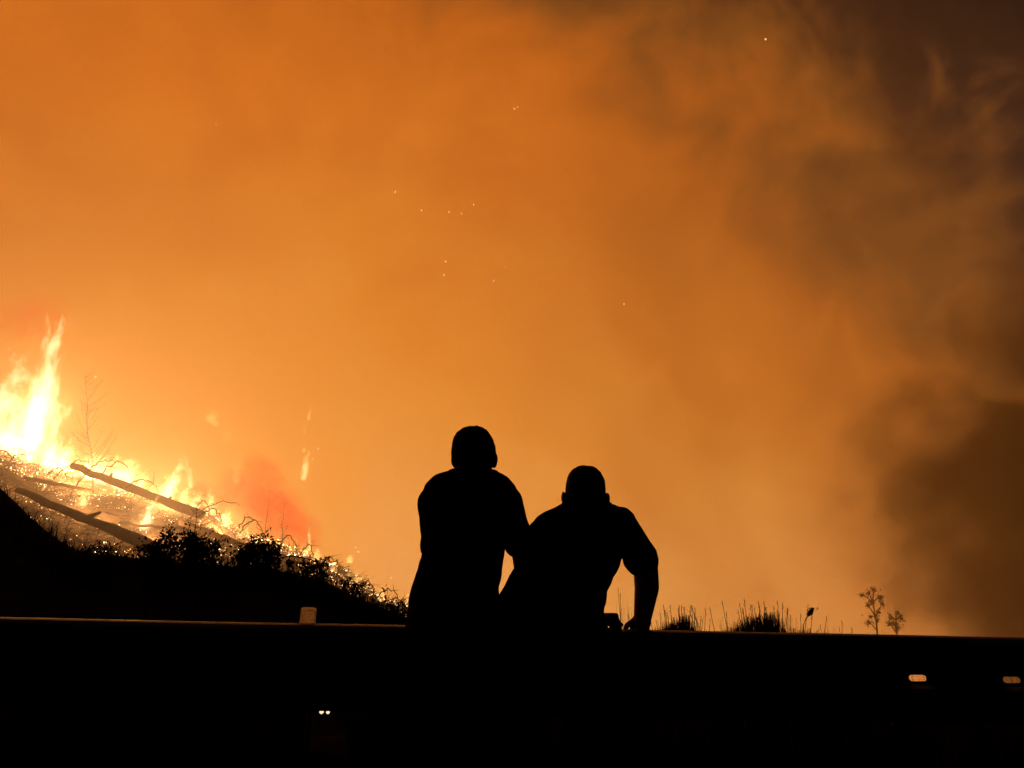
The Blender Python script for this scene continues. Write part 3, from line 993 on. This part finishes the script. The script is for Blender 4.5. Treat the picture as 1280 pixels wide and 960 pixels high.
far_tree('taller hazy open-crowned little tree far off in the smoke', (1094, 800), (1092, 736), 36.6,
    [(1092, 737, 4, 4), (1078, 744, 4, 3), (1086, 742, 3, 4), (1100, 747, 4, 5), (1103, 755, 3, 5), (1090, 753, 5, 3), (1085, 757, 4, 3), (1098, 765, 4, 3), (1086, 778, 5, 4), (1096, 774, 3, 5), (1088, 771, 3, 3)], 91)
far_tree('shorter rounded hazy tree far off in the smoke', (1119, 800), (1120, 764), 36.6,
    [(1122, 766, 3, 4), (1126, 772, 4, 5), (1114, 772, 3, 5), (1118, 779, 6, 4), (1112, 780, 4, 3), (1122, 784, 4, 3)], 92)

# ------------------------------------------------------------------ fire
def flame_material():
    m = bpy.data.materials.new('flame'); m.use_nodes = True
    m.node_tree.nodes.clear(); t = NT(m.node_tree)
    co = t.n('ShaderNodeTexCoord').outputs['Object']
    oi = t.n('ShaderNodeObjectInfo')
    K, hue, thick = t.sep(oi.outputs['Color'])
    seed = t.m('MULTIPLY', oi.outputs['Random'], 60)
    sv = t.n('ShaderNodeCombineXYZ'); t.link(seed, sv.inputs[0]); t.link(seed, sv.inputs[2])
    ps = t.vm('ADD', t.vm('MULTIPLY', co, (.9, .9, 2.6)), sv.outputs[0])
    x, y, z = t.sep(co)
    n = t.vm('SUBTRACT', t.noise(ps, 1.5, 4, .62, out='Color'), (.5, .5, .5))
    amp = t.m('ADD', .5, t.m('MULTIPLY', z, 3.0))
    q = t.vm('ADD', co, t.vm('SCALE', n, scale=amp))
    qx, qy, qz = t.sep(q)
    r = t.m('SQRT', t.m('ADD', t.m('MULTIPLY', qx, qx), t.m('MULTIPLY', qy, qy)))
    zz = t.m('MINIMUM', t.m('MAXIMUM', z, 0), 1)
    wid = t.m('MULTIPLY', t.m('MULTIPLY', t.m('POWER', t.m('ADD', zz, .05), .3), t.m('POWER', t.m('SUBTRACT', 1.0, zz), .75)), 1.25)
    dn = t.m('SUBTRACT', 1.0, t.m('DIVIDE', r, t.m('MAXIMUM', wid, .02)))
    n2 = t.noise(t.vm('MULTIPLY', ps, (1.7, 1.7, .9)), 2.6, 5, .68)
    dn = t.m('SUBTRACT', dn, t.m('MULTIPLY', t.m('SUBTRACT', n2, .45), t.m('ADD', 1.9, t.m('MULTIPLY', z, 2.2))))
    dn = t.mapr(dn, .0, .55)
    dn = t.m('MULTIPLY', dn, t.m('SUBTRACT', 1.0, t.m('MULTIPLY', zz, .55)))
    dn = t.m('MULTIPLY', dn, t.mapr(z, .0, .10))
    e = t.n('ShaderNodeEmission')
    colr = t.mix(dn, (1, .42, .08), t.mix(thick, (1, .52, .15), (1, .76, .52)))
    colr = t.mix(hue, colr, (1, .09, .015))
    t.link(colr, e.inputs[0])
    t.link(t.m('MULTIPLY', dn, K), e.inputs[1])
    o = t.n('ShaderNodeOutputMaterial'); t.link(e.outputs[0], o.inputs['Volume'])
    m.cycles.volume_step_rate = .4
    return m
M_FLAME = flame_material()
def flame_hull():
    bm = bmesh.new()
    prof = [(0, .75), (.1, 1.1), (.3, 1.3), (.55, 1.35), (.8, 1.2), (1.0, .55)]
    rings = []
    for z, r in prof:
        rings.append([bm.verts.new((r * math.cos(k * math.pi / 5), r * math.sin(k * math.pi / 5), z)) for k in range(10)])
    for a, b in zip(rings, rings[1:]):
        for k in range(10): bm.faces.new((a[k], a[(k + 1) % 10], b[(k + 1) % 10], b[k]))
    bm.faces.new(rings[0][::-1]); bm.faces.new(rings[-1])
    me = bm_mesh(bm, 'flame'); me.materials.append(M_FLAME)
    return me
HULL = flame_hull()
def flame(label, px, py, h_px, w_px, Y=27.0, lean=0.0, k=3.0, hue=0.0, group=None, light=0):
    s = Y / F
    o = obj('flame', HULL)
    b = at(px, py, Y)
    o.location = b
    W = w_px * s * .5
    o.scale = (W, W, h_px * s * 1.06)
    o.rotation_euler = (R(random.uniform(-4, 4)), R(lean), 0)
    o.color = (k / W, hue, min(1, max(.1, (h_px - 20) / 50)), 1)
    tag(o, label, 'flame', group)
    if light:
        ld = bpy.data.lights.new('flame_glow', 'POINT'); ld.energy = light * .85; ld.color = (1, .45, .14); ld.shadow_soft_size = .13
        lo = bpy.data.objects.new('flame_glow', ld); COL.objects.link(lo)
        lo.parent = o; lo.location = (0, 0, .3)
    return o
random.seed(101)
flame('tallest white-hot flame with a long pointed tip', 35, 570, 200, 56, 27, -1, 3.4, light=1500)
flame('broad white-hot flame left of the tallest one', 12, 566, 118, 64, 27.5, 7, 2.8)
flame('ragged flame between the two biggest flames', 30, 572, 120, 46, 26.8, 6, 2.2)
flame('stout ragged flame on the downhill side of the tallest one', 58, 580, 96, 48, 26.8, 2, 2.6)
flame('white-hot flame at the far end of the fire line beyond the broad flame', -14, 560, 130, 70, 27.5, 2, 3.0)
g = 'low flames along the upper fire line'
for (x, y, h, wd, ln) in [(58, 584, 34, 44, 5), (78, 588, 34, 40, 10), (100, 594, 28, 36, 12), (122, 598, 30, 30, 8), (138, 600, 34, 28, 6), (158, 606, 32, 26, 14), (146, 602, 20, 40, 0), (172, 612, 22, 26, 10), (34, 578, 40, 50, 4), (68, 590, 24, 60, 0), (112, 600, 22, 50, 0), (8, 570, 36, 50, 4), (188, 620, 18, 24, 6)]:
    flame('low bright flame in the unbroken run beneath the tallest flame', x, y, h, wd, 26.5, ln, 3.4, group=g, light=450 if x in (100, 158) else 0)
flame('forked mid-size flame with a wavering tip behind the long trunk', 208, 626, 58, 26, 26.5, 8, 2.6, light=450)
flame('pale thin wisp of flame curling off the forked flame', 240, 612, 54, 15, 27, -20, .8)
flame('small bright flame at the foot of the curling wisp', 262, 636, 30, 22, 26.5, -8, 1.3)
flame('round bright flame at the edge of the red glow', 281, 660, 26, 26, 26, 0, 2.2, light=350)
flame('small ragged flame floating above the red glow', 297, 606, 30, 20, 27, -18, .45)
flame('single upright flame burning alone in the middle of the slope', 177, 664, 46, 26, 20, 12, 3.2, light=260)
flame('little flame on the slope below the leafless sapling', 101, 634, 26, 26, 21, 4, 2.4, light=160)
flame('detached forked flame hanging in the air', 379, 602, 42, 17, 27, 2, 1.7)
flame('slim detached flame high above the forked floating one', 385, 526, 24, 9, 27, 6, .7)
flame('tiny flame fleck just above the forked floating flame', 379, 566, 12, 7, 27, 4, .8)
flame('faint fleck of flame under the slim floating one', 380, 545, 18, 7, 27, 2, .35)
flame('torn wisp of flame drifting high over the curling wisp', 258, 528, 28, 32, 27, 40, .42)
flame('trailing tail of the torn drifting wisp', 272, 532, 20, 16, 27, -45, .5)
flame('faint flame shred drifting below the torn wisp', 284, 552, 24, 22, 27, -20, .2)
g = 'ragged flames along the upper fire line'
for i in range(16):
    x = 4 + i * 17 + random.uniform(-6, 6)
    flame('ragged low flame rising behind the long fallen trunk', x, interp(SKY, x) + 8, random.uniform(30, 58) * (1.1 - .0018 * x), random.uniform(26, 42), 28, random.uniform(-6, 12), 3.2, group=g)
g = 'small flames along the lower fire line'
for (x, y, h, wd) in [(300, 674, 18, 22), (318, 680, 14, 24), (309, 672, 16, 10), (340, 686, 13, 20), (362, 692, 12, 18), (381, 696, 16, 20), (394, 702, 18, 20), (416, 716, 12, 20), (434, 726, 12, 18), (446, 732, 20, 22), (459, 742, 20, 18), (474, 756, 22, 18), (492, 762, 12, 20), (510, 766, 24, 16), (387, 690, 30, 8), (436, 704, 10, 16)]:
    flame('small flame in the thin lower run towards the upright person', x, y, h, wd, 25.5, random.uniform(-8, 12), 2.0, .0, group=g)
# firelight in smoke imitated by red-tinted puffs that emit on their own
m = bpy.data.materials.new('painted_red_glow'); m.use_nodes = True
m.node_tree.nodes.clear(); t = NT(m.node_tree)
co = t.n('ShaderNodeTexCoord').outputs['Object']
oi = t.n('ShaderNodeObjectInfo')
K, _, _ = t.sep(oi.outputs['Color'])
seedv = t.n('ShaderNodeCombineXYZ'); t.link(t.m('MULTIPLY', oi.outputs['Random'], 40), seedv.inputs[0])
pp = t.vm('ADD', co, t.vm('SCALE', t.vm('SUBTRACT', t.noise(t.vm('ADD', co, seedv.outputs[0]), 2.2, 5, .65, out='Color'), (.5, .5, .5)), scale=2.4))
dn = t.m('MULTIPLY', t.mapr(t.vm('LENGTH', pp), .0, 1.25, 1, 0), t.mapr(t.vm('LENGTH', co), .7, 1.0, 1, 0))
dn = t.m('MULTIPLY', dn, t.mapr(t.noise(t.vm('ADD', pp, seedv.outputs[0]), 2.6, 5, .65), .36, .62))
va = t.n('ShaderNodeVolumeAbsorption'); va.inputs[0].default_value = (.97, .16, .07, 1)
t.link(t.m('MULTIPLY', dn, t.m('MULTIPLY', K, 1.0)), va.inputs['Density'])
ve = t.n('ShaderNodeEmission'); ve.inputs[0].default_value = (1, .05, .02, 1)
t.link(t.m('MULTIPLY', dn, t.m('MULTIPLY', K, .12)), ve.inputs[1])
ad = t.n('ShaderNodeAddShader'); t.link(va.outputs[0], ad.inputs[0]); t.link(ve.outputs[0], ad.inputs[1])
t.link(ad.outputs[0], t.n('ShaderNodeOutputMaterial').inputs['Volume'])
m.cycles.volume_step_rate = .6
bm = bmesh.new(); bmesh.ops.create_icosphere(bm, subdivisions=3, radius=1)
GLOW = bm_mesh(bm, 'painted_red_glow'); GLOW.materials.append(m)
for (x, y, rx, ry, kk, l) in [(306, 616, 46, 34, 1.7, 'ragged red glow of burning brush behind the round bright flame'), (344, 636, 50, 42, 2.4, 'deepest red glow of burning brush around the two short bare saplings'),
                              (376, 662, 36, 28, 1.5, 'dim red glow at the downhill end of the burning brush'), (330, 590, 36, 24, 1.3, 'faint red glow tinted into smoke rising off the burning brush'),
                              (258, 624, 30, 26, 1.4, 'orange-red glow around the foot of the curling wisp'), (40, 396, 60, 34, .9, 'faint red glow tinted into a wisp of smoke above the tallest flame')]:
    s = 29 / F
    o = obj('painted_red_glow', GLOW); o.location = at(x, y, 29); o.scale = (rx * s, 1.6, ry * s); o.color = (kk / 1.6, 0, 0, 1); o.rotation_euler = (0, R(32 if x > 100 else -20), 0)
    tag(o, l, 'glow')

# embers strewn over the slope
random.seed(111)
tb = bmesh.new(); bmesh.ops.create_icosphere(tb, subdivisions=1, radius=1)
tb.verts.index_update()
OV = [v.co.copy() for v in tb.verts]; OF = [[v.index for v in f.verts] for f in tb.faces]; tb.free()
EV, EF = [], []
def ember(p, s):
    m = Matrix.Rotation(random.uniform(0, 3), 3, 'Y') @ Matrix.Diagonal((s * random.uniform(.7, 2.2), s, s * random.uniform(.4, .9)))
    n0 = len(EV)
    EV.extend((p + m @ v)[:] for v in OV)
    EF.extend([i + n0 for i in f] for f in OF)
cnt = 0
while cnt < 7000:
    px = random.uniform(-30, 520); f = random.random() ** .8
    p = slope(px, f)
    cl = mnoise.noise(p * .55 + Vector((3, 1, 7))) + .6 * mnoise.noise(p * 1.7)
    edge = max(0, f - .75) * 2.2
    if cl + edge + random.gauss(0, .25) < .12: continue
    cnt += 1
    ember(p + Vector((0, 0, .02)), random.uniform(.005, .023) * (.5 + .8 * f))
me = bpy.data.meshes.new('embers'); me.from_pydata(EV, [], EF)
tag(obj('embers', me, M_EMBER), 'scattered glowing embers on the burnt slope', 'embers', kind='stuff')

# white-hot fuel burning along the crest of the slope
EV, EF = [], []
random.seed(117)
for i in range(420):
    px = random.uniform(-40, 190) if i < 250 else random.uniform(190, 520)
    f = 1 - abs(random.gauss(0, .035))
    s = random.uniform(.03, .11) * (1.0 if px < 190 else .5)
    if mnoise.noise(Vector((px * .06, 2.2, 0))) + random.gauss(0, .2) < -.12: continue
    p = slope(px, f)
    ember(p + Vector((random.gauss(0, .1), random.gauss(0, .1), random.uniform(-.02, .10))), s)
me = bpy.data.meshes.new('burning_fuel'); me.from_pydata(EV, [], EF)
EVM = emit_mat('white_hot_fuel', None, 14.0)
tag(obj('burning_fuel', me, EVM), 'white-hot burning fuel strewn along the fire line', 'burning fuel', kind='stuff')

# a few embers caught in the grass below the rail
bm = bmesh.new()
for (x, y, s) in [(401.5, 886, .012), (405, 883.5, .010), (409, 886.5, .013), (402, 889.5, .014), (410, 890, .012)]:
    p = at(x, y, 5.5)
    bmesh.ops.create_icosphere(bm, subdivisions=1, radius=s * 1.15, matrix=Matrix.Translation(p))
c = at(405, 890, 5.5)
for v in bm.verts: v.co -= c
o = obj('ember_clump', bm_mesh(bm, 'ember_clump'), emit_mat('ember_clump_glow', (1, .6, .35), 1.5, False)); o.location = c
tag(o, 'tiny arch of glowing ember below the rail near the reflector', 'ember')

# sparks adrift in the smoke
bm = bmesh.new()
bmesh.ops.create_icosphere(bm, subdivisions=1, radius=1)
SPK = bm_mesh(bm, 'spark'); SPK.materials.append(M_SPARK)
random.seed(121)
for (x, y, s, e) in [(957, 49, 1.7, 1.3), (643, 136, 1.4, 1.2), (647, 134, 1.2, 1), (494, 240, 1.0, 2.6), (527, 263, 1.4, 1), (561, 265, 1.1, 1.4), (577, 267, 1.1, 1), (592, 256, .9, 2.6),
                     (557, 327, 1.6, .9), (555, 344, 1.2, 1.4), (632, 334, 1.2, 1), (617, 351, 1.2, 1.2), (780, 380, 1.3, 1), (270, 156, 1.0, 1.8), (119, 471, 1.7, 1), (214, 228, .9, 1),
                     (175, 460, 1.1, 1.5), (12, 436, 1.2, 1), (124, 330, 1.0, 1), (398, 561, 1.3, 1), (391, 573, 1.0, 1), (445, 684, 1.2, 1), (448, 690, 1.2, 1), (489, 722, 1.2, 1), (470, 735, 1.1, 1)]:
    Y = random.uniform(18, 24); k = Y / F
    o = obj('spark', SPK); o.location = at(x, y, Y); o.scale = (s * k, s * k, s * k * e); o.rotation_euler = (0, R(random.uniform(-15, 15)), 0)
    tag(o, 'tiny glowing spark adrift in the smoke', 'spark', 'sparks adrift in the smoke')

# ------------------------------------------------------------------ smoke
# thin smoke hanging over the burning slope and the valley behind the rail
m = bpy.data.materials.new('thin_smoke'); m.use_nodes = True
m.node_tree.nodes.clear(); t = NT(m.node_tree)
pv = t.n('ShaderNodeVolumePrincipled')
pv.inputs['Color'].default_value = (.95, .90, .84, 1)
pv.inputs['Density'].default_value = .028
pv.inputs['Anisotropy'].default_value = .55
t.link(pv.outputs[0], t.n('ShaderNodeOutputMaterial').inputs['Volume'])
poly = [(-90, 11.5), (2, 11.5), (34, 37.5), (-90, 37.5)]     # the bank thins out towards the dark smoke
bm = bmesh.new()
lo = [bm.verts.new((x, y, -9)) for x, y in poly]; hi = [bm.verts.new((x, y, 24)) for x, y in poly]
for i in range(4): bm.faces.new((lo[i], lo[(i + 1) % 4], hi[(i + 1) % 4], hi[i]))
bm.faces.new(lo[::-1]); bm.faces.new(hi)
o = obj('smoke', bm_mesh(bm, 'smoke'), m)
tag(o, 'thin lit smoke hanging over the burning slope', 'smoke', kind='stuff')

# dark rolling smoke bank on the right
m = bpy.data.materials.new('dark_smoke'); m.use_nodes = True
m.node_tree.nodes.clear(); t = NT(m.node_tree)
co = t.n('ShaderNodeTexCoord').outputs['Object']
wv = t.vm('SCALE', t.vm('SUBTRACT', t.noise(co, 1.3, 3, .5, out='Color'), (.5, .5, .5)), scale=1.3)
p = t.vm('ADD', co, wv)
n1 = t.mapr(t.noise(p, 2.7, 6, .6), .3, .7)
rad = t.vm('LENGTH', p)
den = t.m('ADD', t.m('MULTIPLY', n1, 1.25), t.m('MULTIPLY', t.m('SUBTRACT', .42, rad), 1.35))
den = t.m('MULTIPLY', t.mapr(den, .05, 1.7), t.mapr(t.vm('LENGTH', co), .3, .98, 1, 0))
pv = t.n('ShaderNodeVolumePrincipled')
pv.inputs['Color'].default_value = (.12, .08, .07, 1)
pv.inputs['Anisotropy'].default_value = .2
t.link(t.m('MULTIPLY', den, .45), pv.inputs['Density'])
t.link(pv.outputs[0], t.n('ShaderNodeOutputMaterial').inputs['Volume'])
m.cycles.volume_step_rate = .6
bm = bmesh.new(); bmesh.ops.create_icosphere(bm, subdivisions=3, radius=1)
o = obj('smoke_plume', bm_mesh(bm, 'smoke_plume'), m)
o.location = at(1425, 620, 95); o.scale = (50, 30, 42)
tag(o, 'dark rolling smoke bank swallowing the glow', 'smoke', kind='stuff')
